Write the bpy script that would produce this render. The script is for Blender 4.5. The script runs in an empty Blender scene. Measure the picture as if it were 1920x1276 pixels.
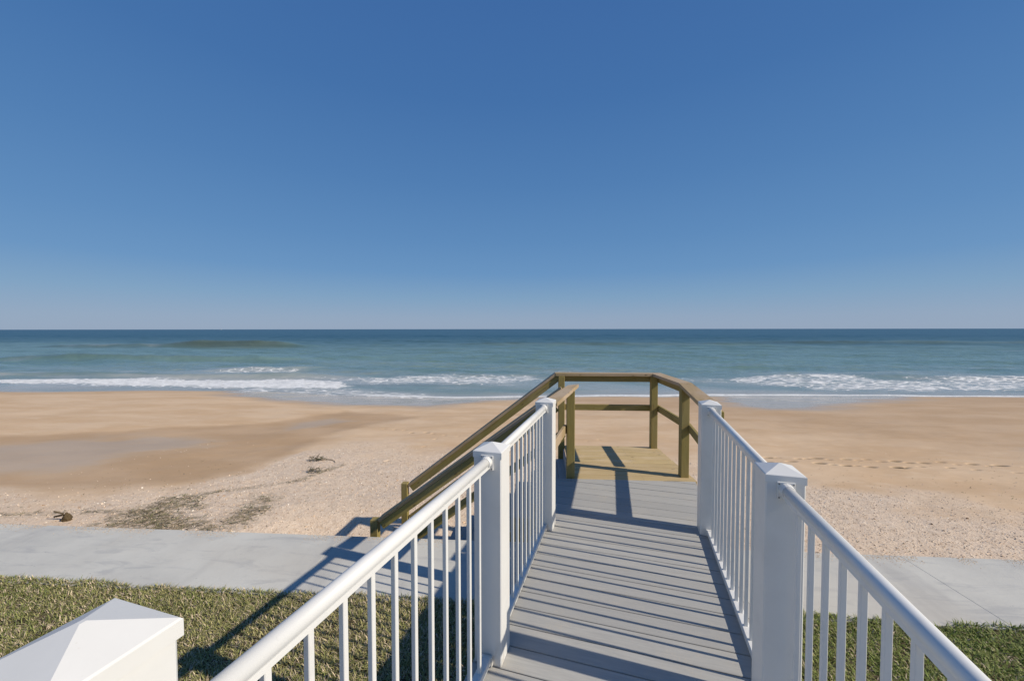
import bpy, math
import numpy as np
from mathutils import Vector, Matrix

rng = np.random.default_rng(7)
SC = bpy.context.scene
COL = SC.collection

# ------------------------------------------------------------------ camera
EYE = Vector((0.0, 0.0, 1.70))
YAW, PITCH, ROLL = math.radians(3.8), math.atan(21.4/722.0), math.radians(0.065)
fw = Vector((-math.sin(YAW)*math.cos(PITCH), math.cos(YAW)*math.cos(PITCH), -math.sin(PITCH)))
rt = Vector((math.cos(YAW), math.sin(YAW), 0.0))
up = rt.cross(fw)
rt2 = rt*math.cos(ROLL) - up*math.sin(ROLL)
up2 = up*math.cos(ROLL) + rt*math.sin(ROLL)
cam_d = bpy.data.cameras.new('camera')
cam_d.sensor_width = 36.0
cam_d.lens = 722.0/1920.0*36.0
cam_d.clip_start = 0.05
cam_d.clip_end = 60000.0
cam = bpy.data.objects.new('camera', cam_d)
COL.objects.link(cam)
M = Matrix((rt2, up2, -fw)).transposed().to_4x4()
M.translation = EYE
cam.matrix_world = M
SC.camera = cam

# ------------------------------------------------------------------ sky, sun
SUN_EL = math.radians(36.8)
SUN_AZ = math.radians(-14.3)                      # from +X towards +Y
sun_dir = Vector((math.cos(SUN_EL)*math.cos(SUN_AZ), math.cos(SUN_EL)*math.sin(SUN_AZ), math.sin(SUN_EL)))
world = bpy.data.worlds.new("World")
SC.world = world
world.use_nodes = True
wn = world.node_tree
bg = wn.nodes['Background']
sky = wn.nodes.new('ShaderNodeTexSky')
sky.sky_type = 'NISHITA'
sky.sun_disc = False
sky.sun_elevation = SUN_EL
sky.sun_rotation = math.pi/2 - SUN_AZ
sky.altitude = 0
sky.air_density = 1.0
sky.dust_density = 0.6
sky.ozone_density = 5.0
def lin(c): return tuple(((v/255)/12.92 if v/255 <= .04045 else ((v/255+.055)/1.055)**2.4) for v in c)
tc = wn.nodes.new('ShaderNodeTexCoord'); sx_ = wn.nodes.new('ShaderNodeSeparateXYZ')
wn.links.new(tc.outputs['Generated'], sx_.inputs[0])
asn = wn.nodes.new('ShaderNodeMath'); asn.operation = 'ARCSINE'; wn.links.new(sx_.outputs[2], asn.inputs[0])
dv = wn.nodes.new('ShaderNodeMath'); dv.operation = 'DIVIDE'; wn.links.new(asn.outputs[0], dv.inputs[0]); dv.inputs[1].default_value = math.pi/2
rp = wn.nodes.new('ShaderNodeValToRGB'); wn.links.new(dv.outputs[0], rp.inputs[0])
SKY = [(0, (150, 168, 192)), (1.6, (146, 167, 193)), (4.5, (127, 161, 194)), (8, (105, 148, 193)), (12.5, (94, 139, 188)), (20, (81, 127, 180)),
       (30, (68, 114, 171)), (45, (60, 103, 163)), (90, (40, 76, 136))]
while len(rp.color_ramp.elements) < len(SKY): rp.color_ramp.elements.new(.5)
for e_, (d_, c_) in zip(rp.color_ramp.elements, SKY):
    e_.position = d_/90; e_.color = (*[v/0.085 for v in lin(c_)], 1)
mx = wn.nodes.new('ShaderNodeMix'); mx.data_type = 'RGBA'
mx.inputs[0].default_value = 0.93                   # hand-set elevation gradient over the clear-sky model
wn.links.new(sky.outputs[0], mx.inputs[6]); wn.links.new(rp.outputs[0], mx.inputs[7])
wn.links.new(mx.outputs[2], bg.inputs[0])
bg.inputs[1].default_value = 0.085
sd = bpy.data.lights.new('sun', 'SUN')
sd.energy = 4.35
sd.angle = math.radians(0.53)
sd.color = (1.0, 0.92, 0.79)
sun = bpy.data.objects.new('sun', sd)
COL.objects.link(sun)
sun.rotation_euler = sun_dir.to_track_quat('Z', 'Y').to_euler()
SC.view_settings.view_transform = 'Standard'
SC.view_settings.look = 'None'
SC.view_settings.gamma = 1.0
SC.view_settings.use_curve_mapping = False
SC.view_settings.exposure = 0.0

# ------------------------------------------------------------------ helpers
def tag(o, label=None, cat=None, group=None, kind=None):
    if label: o['label'] = label
    if cat: o['category'] = cat
    if group: o['group'] = group
    if kind: o['kind'] = kind
    return o

def empty(name, loc=(0, 0, 0), label=None, cat=None, group=None):
    o = bpy.data.objects.new(name, None)
    COL.objects.link(o)
    o.empty_display_size = 0.1
    o.matrix_world = Matrix.Translation(Vector(loc))
    WM[o.name] = Matrix.Translation(Vector(loc))
    return tag(o, label, cat, group)

WM = {}
def link(name, me, mw=None, parent=None):
    o = bpy.data.objects.new(name, me)
    COL.objects.link(o)
    mw = mw or Matrix.Identity(4)
    WM[o.name] = mw.copy()
    if parent is not None:
        o.parent = parent
        o.matrix_local = WM[parent.name].inverted() @ mw
    else:
        o.matrix_world = mw
    return o

def mesh(name, verts, faces, mat=None, smooth=False):
    me = bpy.data.meshes.new(name)
    me.from_pydata([tuple(v) for v in verts], [], [tuple(f) for f in faces])
    if mat: me.materials.append(mat)
    if smooth:
        me.polygons.foreach_set('use_smooth', [True]*len(me.polygons))
    me.update()
    return me

def big_mesh(name, V, F, mat=None, smooth=False):
    """V (n,3) float array, F (m,k) int array of equal-size faces"""
    me = bpy.data.meshes.new(name)
    n, (m, k) = len(V), F.shape
    me.vertices.add(n)
    me.vertices.foreach_set('co', np.asarray(V, np.float32).ravel())
    me.loops.add(m*k)
    me.loops.foreach_set('vertex_index', F.astype(np.int32).ravel())
    me.polygons.add(m)
    me.polygons.foreach_set('loop_start', np.arange(0, m*k, k, dtype=np.int32))
    me.polygons.foreach_set('loop_total', np.full(m, k, np.int32))
    if smooth:
        me.polygons.foreach_set('use_smooth', np.ones(m, bool))
    if mat: me.materials.append(mat)
    me.update(calc_edges=True)
    return me

def fattr(me, name, vals):
    a = me.attributes.new(name, 'FLOAT', 'POINT')
    a.data.foreach_set('value', np.asarray(vals, np.float32))

_boxes = {}
def box_mesh(lx, ly, lz, c, mat, name='box'):
    key = (round(lx, 4), round(ly, 4), round(lz, 4), round(c, 4), mat.name, name)
    if key in _boxes: return _boxes[key]
    hx, hy, hz = lx/2, ly/2, lz/2
    c = min(c, hx*.45, hy*.45, hz*.45)
    V, idx = [], {}
    for sx in (-1, 1):
        for sy in (-1, 1):
            for sz in (-1, 1):
                for a in range(3):
                    p = [sx*(hx-c), sy*(hy-c), sz*(hz-c)]
                    p[a] = (sx, sy, sz)[a]*(hx, hy, hz)[a]
                    idx[(sx, sy, sz, a)] = len(V)
                    V.append(p)
    F = []
    def add(f, n):
        p = [Vector(V[i]) for i in f]
        nn = (p[1]-p[0]).cross(p[2]-p[0])
        F.append(f if nn.dot(Vector(n)) > 0 else f[::-1])
    for a in range(3):
        b, d = (a+1) % 3, (a+2) % 3
        for s in (-1, 1):
            f = []
            for tb, td in ((-1, -1), (1, -1), (1, 1), (-1, 1)):
                k = [0, 0, 0]; k[a] = s; k[b] = tb; k[d] = td
                f.append(idx[(*k, a)])
            n = [0, 0, 0]; n[a] = s
            add(f, n)
    for a in range(3):                       # edges along axis a
        b, d = (a+1) % 3, (a+2) % 3
        for tb in (-1, 1):
            for td in (-1, 1):
                f = []
                for s, q in ((-1, b), (1, b), (1, d), (-1, d)):
                    k = [0, 0, 0]; k[a] = s; k[b] = tb; k[d] = td
                    f.append(idx[(*k, q)])
                n = [0, 0, 0]; n[b] = tb; n[d] = td
                add(f, n)
    for sx in (-1, 1):
        for sy in (-1, 1):
            for sz in (-1, 1):
                add([idx[(sx, sy, sz, a)] for a in range(3)], (sx, sy, sz))
    me = mesh(name, V, F, mat)
    _boxes[key] = me
    return me

def frame(p, x, z=(0, 0, 1)):
    x = Vector(x).normalized(); z = Vector(z)
    y = z.cross(x).normalized(); z = x.cross(y)
    m = Matrix((x, y, z)).transposed().to_4x4()
    m.translation = Vector(p)
    return m

def bar(name, p0, p1, w, t, mat, parent=None, c=0.004, upv=(0, 0, 1)):
    """board from p0 to p1 (centre line), w across (side), t thick along up"""
    p0, p1 = Vector(p0), Vector(p1)
    me = box_mesh((p1-p0).length, w, t, c, mat, name)
    return link(name, me, frame((p0+p1)/2, p1-p0, upv), parent)

def post(name, x, y, z0, z1, w, mat, parent, xdir=(1, 0, 0), d=None, c=0.004):
    me = box_mesh(z1-z0, w, d or w, c, mat, name)
    m = Matrix((Vector((0, 0, 1)), Vector(xdir).normalized(), Vector((0, 0, 1)).cross(Vector(xdir).normalized()))).transposed().to_4x4()
    m.translation = Vector((x, y, (z0+z1)/2))
    return link(name, me, m, parent)

WA = math.radians(12.8)
wd = Vector((math.sin(WA), math.cos(WA), 0))      # along the walkway, seaward
wp = Vector((math.cos(WA), -math.sin(WA), 0))     # to the right of it
def W(p, s, z=0.0):
    return wp*p + wd*s + Vector((0, 0, z))

# ------------------------------------------------------------------ numpy noise / masks
def vnoise(x, y, seed=0):
    xi, yi = np.floor(x).astype(np.int64), np.floor(y).astype(np.int64)
    fx, fy = x-xi, y-yi
    fx, fy = fx*fx*(3-2*fx), fy*fy*(3-2*fy)
    def h(a, b):
        n = (a*374761393 + b*668265263 + seed*974634777) & 0xFFFFFFFF
        n = ((n ^ (n >> 13))*1274126177) & 0xFFFFFFFF
        return ((n ^ (n >> 16)) & 0xFFFF)/65535.0
    return (h(xi, yi)*(1-fx)+h(xi+1, yi)*fx)*(1-fy)+(h(xi, yi+1)*(1-fx)+h(xi+1, yi+1)*fx)*fy
def fbm(x, y, o=4, seed=0):
    r, a, t = 0, 1.0, 0
    for i in range(o):
        r = r + a*vnoise(x*2**i+i*17.3, y*2**i-i*9.1, seed+i); t += a; a *= .5
    return r/t
def sstep(a, b, x):
    t = np.clip((x-a)/(b-a), 0, 1)
    return t*t*(3-2*t)
def sdf(X, Y, poly):
    """signed distance (positive inside)"""
    d = np.full(X.shape, 1e9); ins = np.zeros(X.shape, bool)
    n = len(poly)
    for i in range(n):
        x0, y0 = poly[i]; x1, y1 = poly[(i+1) % n]
        ex, ey = x1-x0, y1-y0
        t = np.clip(((X-x0)*ex+(Y-y0)*ey)/(ex*ex+ey*ey), 0, 1)
        d = np.minimum(d, np.hypot(X-x0-t*ex, Y-y0-t*ey))
        if y0 != y1:
            c = ((y0 > Y) != (y1 > Y)) & (X < (x1-x0)*(Y-y0)/(y1-y0)+x0)
            ins ^= c
    return np.where(ins, d, -d)
def linedist(X, Y, pts):
    d = np.full(X.shape, 1e9)
    for (x0, y0), (x1, y1) in zip(pts, pts[1:]):
        ex, ey = x1-x0, y1-y0
        t = np.clip(((X-x0)*ex+(Y-y0)*ey)/(ex*ex+ey*ey), 0, 1)
        d = np.minimum(d, np.hypot(X-x0-t*ex, Y-y0-t*ey))
    return d

# ------------------------------------------------------------------ node helpers
class NT:
    def __init__(s, name):
        s.m = bpy.data.materials.new(name); s.m.use_nodes = True
        s.t = s.m.node_tree; s.b = s.t.nodes['Principled BSDF']
    def n(s, typ, **kw):
        x = s.t.nodes.new('ShaderNode'+typ)
        for k, v in kw.items(): setattr(x, k, v)
        return x
    def l(s, a, b): s.t.links.new(a, b)
    def val(s, sock, v):
        if hasattr(v, 'is_linked') or isinstance(v, bpy.types.NodeSocket): s.l(v, sock)
        else: sock.default_value = v
    def math(s, op, a, b=0.0, clamp=False):
        x = s.n('Math', operation=op, use_clamp=clamp); s.val(x.inputs[0], a); s.val(x.inputs[1], b); return x.outputs[0]
    def mix(s, f, a, b, mode='MIX'):
        x = s.n('Mix', data_type='RGBA', blend_type=mode); s.val(x.inputs[0], f)
        s.val(x.inputs[6], a if not isinstance(a, tuple) else (*a, 1)[:4]); s.val(x.inputs[7], b if not isinstance(b, tuple) else (*b, 1)[:4])
        return x.outputs[2]
    def coord(s, kind='Object', scale=(1, 1, 1), loc=(0, 0, 0), rnd=False):
        if kind == 'Position': src = s.n('NewGeometry').outputs['Position']
        else: src = s.n('TexCoord').outputs[kind]
        if rnd:
            oi = s.n('ObjectInfo'); v = s.n('VectorMath', operation='ADD')
            m = s.math('MULTIPLY', oi.outputs['Random'], 37.0); s.l(src, v.inputs[0]); s.l(m, v.inputs[1]); src = v.outputs[0]
        mp = s.n('Mapping'); s.l(src, mp.inputs[0]); mp.inputs['Scale'].default_value = scale; mp.inputs['Location'].default_value = loc
        return mp.outputs[0]
    def noise(s, vec, scale=5, detail=4, rough=.5, dist=0.0, out='Fac'):
        x = s.n('TexNoise'); s.l(vec, x.inputs['Vector']); x.inputs['Scale'].default_value = scale
        x.inputs['Detail'].default_value = detail; x.inputs['Roughness'].default_value = rough; x.inputs['Distortion'].default_value = dist
        return x.outputs[out]
    def vor(s, vec, scale=5, feature='F1', out='Distance'):
        x = s.n('TexVoronoi', feature=feature); s.l(vec, x.inputs['Vector']); x.inputs['Scale'].default_value = scale
        return x.outputs[out]
    def ramp(s, f, stops):
        x = s.n('ValToRGB'); s.l(f, x.inputs[0]); r = x.color_ramp
        while len(r.elements) < len(stops): r.elements.new(.5)
        for e, (p, c) in zip(r.elements, stops):
            e.position = p; e.color = (*c, 1) if len(c) == 3 else c
        return x.outputs[0]
    def rng(s, f, a, b, c=0.0, d=1.0, smooth=True):
        x = s.n('MapRange'); x.interpolation_type = 'SMOOTHSTEP' if smooth else 'LINEAR'
        s.val(x.inputs[0], f)
        for i, v in enumerate((a, b, c, d)): s.val(x.inputs[i+1], v)
        return x.outputs[0]
    def attr(s, name, out='Fac'):
        x = s.n('Attribute'); x.attribute_name = name; return x.outputs[out]
    def bump(s, h, strength=.3, dist=.01, prev=None):
        x = s.n('Bump'); s.val(x.inputs['Strength'], strength); x.inputs['Distance'].default_value = dist
        s.l(h, x.inputs['Height'])
        if prev: s.l(prev, x.inputs['Normal'])
        return x.outputs[0]
    def done(s, color=None, rough=None, normal=None, spec=None, metal=None):
        if color is not None: s.val(s.b.inputs['Base Color'], color if not isinstance(color, tuple) else (*color, 1)[:4])
        if rough is not None: s.val(s.b.inputs['Roughness'], rough)
        if normal is not None: s.l(normal, s.b.inputs['Normal'])
        if spec is not None: s.val(s.b.inputs['Specular IOR Level'], spec)
        if metal is not None: s.b.inputs['Metallic'].default_value = metal
        return s.m

# ------------------------------------------------------------------ materials
def mat_white():
    m = NT('white_vinyl')
    v = m.coord('Position')
    n1 = m.noise(v, 3.2, 5, .6)
    n2 = m.noise(m.coord('Position', (22, 22, 3)), 1.0, 4, .65)
    c = m.mix(m.rng(n1, .42, .72, 0, 1), (.755, .735, .69), (.70, .68, .635))
    c = m.mix(m.rng(n2, .6, .85, 0, .4), c, (.60, .595, .57))
    sz = m.n('SeparateXYZ'); m.l(m.n('NewGeometry').outputs['Position'], sz.inputs[0])
    foot = m.math('MULTIPLY', m.rng(sz.outputs[2], .16, 0.0), m.rng(m.noise(m.coord('Position', (1, 1, .4)), 26, 4, .65), .42, .66))
    c = m.mix(m.math('MULTIPLY', foot, .45), c, (.42, .36, .27))
    spk = m.math('MULTIPLY', m.rng(m.vor(v, 75), .13, .05), m.rng(m.noise(v, 7, 3), .56, .66))
    c = m.mix(m.math('MULTIPLY', spk, .22), c, (.48, .42, .32))
    return m.done(c, m.rng(n1, .3, .7, .34, .48), m.bump(m.noise(v, 60, 3), .06, .002))
def mat_white_metal():
    m = NT('white_painted_metal')
    v = m.coord('Position')
    n1 = m.noise(v, 9, 5, .6)
    n2 = m.noise(v, 45, 3, .6)
    c = m.mix(m.rng(n1, .5, .75, 0, .6), (.755, .735, .69), (.66, .64, .60))
    c = m.mix(m.rng(n2, .72, .8, 0, .35), c, (.55, .52, .46))
    return m.done(c, m.rng(n1, .3, .7, .28, .45), m.bump(n2, .05, .002))
def mat_comp():
    m = NT('grey_composite')
    v = m.coord('Object', (1.1, 16, 16), rnd=True)
    g = m.noise(v, 5, 6, .6, .4)
    fine = m.noise(m.coord('Object', (3, 90, 90), rnd=True), 3, 3, .6)
    blot = m.noise(m.coord('Position'), 1.7, 4, .6)
    oi = m.n('ObjectInfo')
    c = m.mix(m.rng(g, .3, .7), (.385, .372, .345), (.455, .44, .405))
    c = m.mix(m.rng(oi.outputs['Random'], 0, 1, 0, .7, False), c, (.345, .335, .315))
    c = m.mix(m.rng(blot, .5, .72, 0, .35), c, (.42, .405, .375))
    sp = m.vor(m.coord('Position'), 60)
    spm = m.math('MULTIPLY', m.rng(sp, .10, .04), m.rng(m.noise(m.coord('Position'), 5, 2), .60, .68))
    c = m.mix(m.math('MULTIPLY', spm, .5), c, (.48, .42, .33))
    dust = m.math('MULTIPLY', m.rng(m.noise(m.coord('Position', (1.4, 1.4, 1)), 2.6, 6, .7), .50, .72), m.rng(m.noise(m.coord('Position'), 120, 2, .6), .45, .62))
    c = m.mix(m.math('MULTIPLY', dust, .45), c, (.56, .47, .34))
    b = m.bump(g, .25, .0025); b = m.bump(fine, .2, .001, b)
    return m.done(c, .7, b, .08)
def mat_wood(name, a, b_, weather, wfac, grn=(.24, .235, .09), ggain=.45, vary=.3):
    # long grain, growth bands, knots, greying and fine drying checks
    m = NT(name)
    v = m.coord('Object', (1.0, 9, 9), rnd=True)
    g = m.noise(v, 3.2, 6, .62, 1.1)
    w = m.n('TexWave', wave_type='BANDS', bands_direction='Y'); m.l(m.coord('Object', (.5, 3.2, 3.2), rnd=True), w.inputs['Vector'])
    w.inputs['Scale'].default_value = 5.0; w.inputs['Distortion'].default_value = 7.0; w.inputs['Detail'].default_value = 3; w.inputs['Detail Scale'].default_value = .8
    fine = m.noise(m.coord('Object', (2.5, 60, 60), rnd=True), 4, 4, .6)
    big = m.noise(m.coord('Object', (1, 2, 2), rnd=True), 1.9, 3)
    kn = m.vor(m.coord('Object', (1, 2.6, 2.6), rnd=True), 4.2)
    knm = m.rng(kn, .13, .05)
    oi = m.n('ObjectInfo')
    c = m.mix(m.rng(g, .32, .68), a, b_)
    c = m.mix(m.math('MULTIPLY', m.rng(w.outputs['Fac'], .2, .85), .35), c, tuple(x*.55 for x in b_))
    c = m.mix(m.rng(big, .40, .66, 0, wfac), c, weather)
    c = m.mix(m.math('MULTIPLY', m.rng(big, .56, .40), ggain), c, grn)
    c = m.mix(m.rng(oi.outputs['Random'], 0, 1, 0, vary, False), c, tuple(x*.72 for x in a))
    c = m.mix(m.math('MULTIPLY', m.rng(fine, .58, .75), .35), c, tuple(x*.4 for x in b_))
    c = m.mix(m.math('MULTIPLY', knm, .75), c, (.09, .055, .02))
    chk = m.noise(m.coord('Object', (1.3, 45, 45), rnd=True), 1.6, 2, .5)
    chm = m.rng(chk, .66, .72)
    c = m.mix(m.math('MULTIPLY', chm, .7), c, (.07, .05, .025))
    b = m.bump(g, .3, .003); b = m.bump(fine, .35, .0015, b)
    return m.done(c, .74, b, .3)
def mat_conc():
    m = NT('pale_concrete')
    v = m.coord('Position')
    n1 = m.noise(v, 1.1, 6, .62)
    n2 = m.noise(m.coord('Position', (1.2, 5.5, 1)), 1.5, 5, .65, .8)
    n3 = m.noise(v, 40, 5, .7)
    n5 = m.noise(v, 260, 3, .7)
    oi = m.n('ObjectInfo')
    c = m.mix(m.rng(n1, .35, .68), (.62, .595, .525), (.53, .51, .455))
    c = m.mix(m.rng(n2, .50, .68, 0, .55), c, (.39, .385, .37))
    c = m.mix(m.rng(n2, .70, .80, 0, .5), c, (.19, .19, .185))
    st_ = m.noise(m.coord('Position', (.9, .28, 1), (3, 1, 0)), 1.3, 5, .62, .5)
    c = m.mix(m.rng(st_, .54, .68, 0, .5), c, (.36, .345, .325))
    c = m.mix(m.rng(n3, .55, .8, 0, .35), c, (.62, .60, .56))
    sx = m.noise(m.coord('Position', (1, 1, 1), (5, 2, 0)), .55, 4, .6)
    c = m.mix(m.rng(sx, .5, .68, 0, .4), c, (.53, .48, .40))
    c = m.mix(m.rng(oi.outputs['Random'], 0, 1, 0, .22, False), c, (.49, .465, .43))
    cr = m.vor(m.coord('Position', (.55, 1.0, 1), (2.2, .7, 0)), .9, 'DISTANCE_TO_EDGE')
    crm = m.math('MULTIPLY', m.rng(m.math('ADD', cr, m.math('MULTIPLY', m.math('SUBTRACT', m.noise(v, 9, 4), .5), .03)), .0035, .0), .0)
    sp = m.vor(v, 16)
    spm = m.math('MULTIPLY', m.rng(sp, .14, .05), m.rng(m.noise(v, 2.1, 2), .58, .66))
    c = m.mix(m.math('MULTIPLY', spm, .45), c, (.17, .165, .155))
    b = m.bump(n3, .35, .004); b = m.bump(n5, .3, .0015, b); b = m.bump(n2, .4, .01, b)
    return m.done(c, .82, b, .25)
def mat_sand():
    m = NT('beach_sand')
    v = m.coord('Position')
    wet, film, shell, wr, fp = (m.attr(k) for k in ('wet', 'film', 'shell', 'wrack', 'print'))
    n1 = m.noise(m.coord('Position', (.5, 1.2, 1)), .55, 6, .6)
    n2 = m.noise(m.coord('Position', (.8, 2.6, 1)), 1.6, 6, .65)
    n3 = m.noise(v, 55, 4, .7)
    sv = m.n('TexVoronoi'); m.l(v, sv.inputs['Vector']); sv.inputs['Scale'].default_value = 34
    sv2 = m.n('TexVoronoi'); m.l(v, sv2.inputs['Vector']); sv2.inputs['Scale'].default_value = 15
    c = m.mix(m.rng(n1, .36, .66), (.605, .41, .24), (.69, .495, .315))
    c = m.mix(m.rng(n2, .52, .72, 0, .5), c, (.73, .56, .375))
    shc = m.mix(m.rng(n2, .35, .7), (.68, .515, .365), (.76, .60, .445))
    sp = m.ramp(sv.outputs['Color'], [(0, (.33, .23, .15)), (.2, (.58, .43, .30)), (.6, (.73, .57, .42)), (.88, (.80, .65, .49)), (1, (.90, .82, .70))])
    shc = m.mix(.50, shc, sp)
    sp2 = m.ramp(sv2.outputs['Color'], [(0, (.44, .32, .22)), (.3, (.66, .51, .37)), (.8, (.76, .60, .45)), (1, (.88, .78, .64))])
    shc = m.mix(.28, shc, sp2)
    c = m.mix(shell, c, shc)
    c = m.mix(m.math('MULTIPLY', wet, .85), c, m.mix(m.rng(n1, .35, .65), (.46, .30, .165), (.52, .35, .205)))
    c = m.mix(m.math('MULTIPLY', film, .6), c, (.50, .42, .32))
    c = m.mix(m.math('MULTIPLY', wr, m.rng(m.noise(m.coord('Position', (1, 2, 1)), 7, 5, .7), .40, .62)), c, (.30, .245, .17))
    c = m.mix(m.rng(fp, .10, .5, 0, .95), c, (.085, .062, .03))
    r = m.rng(m.math('POWER', film, 2.0), 0, 1, .80, .22, False)
    r = m.math('SUBTRACT', r, m.math('MULTIPLY', wet, .12))
    amp = m.math('MULTIPLY', m.math('SUBTRACT', 1.0, m.math('MULTIPLY', film, .93)), m.math('ADD', .25, m.math('MULTIPLY', shell, .9)))
    b = m.bump(n3, m.math('MULTIPLY', amp, .5), .010)
    b = m.bump(sv.outputs['Distance'], m.math('MULTIPLY', shell, .35), .015, b)
    b = m.bump(n2, m.math('MULTIPLY', amp, .5), .05, b)
    return m.done(c, r, b, m.rng(m.math('POWER', film, 2.0), 0, 1, .2, .5, False))
def mat_attr(name, rough=.8, spec=.25):
    m = NT(name)
    x = m.n('Attribute'); x.attribute_name = 'tint'
    return m.done(x.outputs['Color'], rough, None, spec)
def mat_soil():
    m = NT('lawn_soil')
    v = m.coord('Position')
    n = m.noise(v, 14, 6, .7)
    c = m.mix(m.rng(n, .35, .65), (.085, .062, .038), (.16, .125, .075))
    return m.done(c, .95, m.bump(n, .8, .02), .1)
def mat_water():
    m = NT('sea_water')
    v = m.coord('Position')
    d = m.attr('dist'); fo = m.attr('foam'); sh = m.attr('shallow'); th = m.attr('thick')
    wz = m.noise(m.coord('Position', (.012, .045, 1)), 1.0, 5, .6)
    wz2 = m.noise(m.coord('Position', (.05, .16, 1), (9, 4, 0)), 1.0, 5, .6)
    dd = m.math('ADD', d, m.math('MULTIPLY', m.math('SUBTRACT', wz, .5), .16))
    c = m.ramp(dd, [(0.0, (.44, .43, .385)), (.035, (.33, .355, .325)), (.065, (.205, .275, .255)), (.11, (.165, .258, .238)), (.21, (.145, .232, .225)),
                    (.25, (.075, .145, .165)), (.34, (.030, .088, .120)), (1.0, (.022, .070, .108))])
    c = m.mix(m.rng(wz2, .40, .62, 0, .75), c, m.mix(m.rng(d, .1, .35), (.125, .205, .175), (.026, .080, .108)))
    c = m.mix(m.math('MULTIPLY', sh, .75), c, (.42, .375, .31))
    c = m.mix(m.math('MULTIPLY', m.attr('dark_refl'), .6), c, (.075, .085, .062))  # dark reflection on the wave faces, painted into the water colour
    # foam
    f1 = m.noise(m.coord('Position', (.55, 1.0, 1)), .9, 8, .68, .9)
    f2 = m.noise(m.coord('Position', (.8, 1.25, 1), (3, 8, 0)), 3.1, 6, .7, .6)
    cell = m.vor(m.coord('Position', (.5, 1.0, 1)), 1.7, 'DISTANCE_TO_EDGE')
    lace = m.rng(m.math('ADD', cell, m.math('MULTIPLY', m.math('SUBTRACT', f2, .5), .25)), .17, .02)
    k = m.math('ADD', m.math('MULTIPLY', f1, .6), m.math('ADD', m.math('MULTIPLY', f2, .25), m.math('MULTIPLY', lace, .15)))
    thr = m.rng(fo, 0, 1, .80, .24, False)
    fm = m.rng(k, thr, m.math('ADD', thr, .20))
    fm = m.math('MULTIPLY', fm, m.rng(fo, .02, .12))
    fm = m.math('MAXIMUM', fm, th)
    c = m.mix(m.math('MULTIPLY', m.rng(fo, .12, .8, 0, .8), m.rng(f1, .30, .62, .35, 1)), c, (.42, .43, .41))
    fc = m.mix(m.rng(f2, .32, .58), (.58, .57, .54), (.86, .85, .82))
    c = m.mix(fm, c, fc)
    rip = m.noise(m.coord('Position', (.55, 1.15, 1)), 2.1, 6, .62)
    rip2 = m.noise(m.coord('Position', (.35, 1.0, 1)), .42, 5, .6)
    b = m.bump(rip2, m.rng(d, 0, .4, .35, .9), .55)
    b = m.bump(rip, m.rng(d, 0, .3, .30, .7), .16, b)
    b = m.bump(m.math('MULTIPLY', fm, f2), .6, .10, b)
    r = m.math('ADD', m.rng(d, 0, .3, .16, .34), m.math('MULTIPLY', fm, .5))
    m.b.inputs['IOR'].default_value = 1.33
    return m.done(c, r, b, m.math('SUBTRACT', .42, m.math('MULTIPLY', fm, .25)))
WHITE = mat_white(); WMETAL = mat_white_metal(); COMP = mat_comp()
WPOST = mat_wood('treated_timber', (.37, .275, .09), (.27, .19, .05), (.34, .285, .13), .55, (.27, .24, .075))
WTOP = mat_wood('weathered_timber', (.50, .345, .19), (.40, .27, .14), (.47, .37, .26), .75, (.34, .29, .14), .3)
WDECK = mat_wood('pale_deck_timber', (.66, .485, .25), (.50, .35, .17), (.66, .52, .32), .6, (.58, .46, .22), .3, .75)
CONC = mat_conc(); SAND = mat_sand(); SOIL = mat_soil(); WATER = mat_water()
BLADE = mat_attr('grass_blade', .6, .3); CHIP = mat_attr('shell_chip', .6, .35); WRACKM = mat_attr('dry_seaweed', .85, .2)
def plain(name, c, r=.7, s=.3):
    m = NT(name); n = m.noise(m.coord('Position'), 30, 4, .6)
    return m.done(m.mix(m.rng(n, .35, .65), c, tuple(x*.7 for x in c)), r, m.bump(n, .3, .003), s)
SCREW = plain('steel_screw', (.25, .24, .22), .4, .5)
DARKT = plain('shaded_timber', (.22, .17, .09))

# ------------------------------------------------------------------ setting: lawn ground, seawall, sidewalk, beach, sea
GZ = -0.64                                        # sidewalk top
sb = mesh('lawn_ground', [(-16, -1.2, GZ-.014), (16, -1.2, GZ-.014), (16, 3.20, GZ-.014), (-16, 3.20, GZ-.014)], [(0, 1, 2, 3)], SOIL)
tag(link('lawn_ground', sb), kind='structure')
tag(link('bounce_slab', box_mesh(32, 14, .2, .01, CONC, 'bounce_slab'), Matrix.Translation((0, -8.2, GZ-.10))), kind='structure')  # unseen pale slab added behind the camera to bounce light onto the posts
def yface_near(x): return 2.985
SY0, SY1 = 3.19, 4.165
path = tag(link('sidewalk', box_mesh(32, SY1-SY0-.01, .06, .003, CONC, 'sidewalk'), Matrix.Translation((0, (SY0+SY1)/2, GZ-.095))), kind='structure')
jx = [3.73+5.93*k for k in range(-3, 3)]
for a, b in zip(jx, jx[1:]):
    link('slab', box_mesh(b-a-.0018, SY1-SY0, .10, .002, CONC, 'slab'), Matrix.Translation(((a+b)/2, (SY0+SY1)/2, GZ-.05)), path)
wallm = box_mesh(32, .30, 1.6, .01, CONC, 'seawall')
tag(link('seawall', wallm, Matrix.Translation((0, SY1-.20, GZ-.13-.8))), 'pale concrete seawall under the seaward edge of the sidewalk', 'wall')

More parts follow.
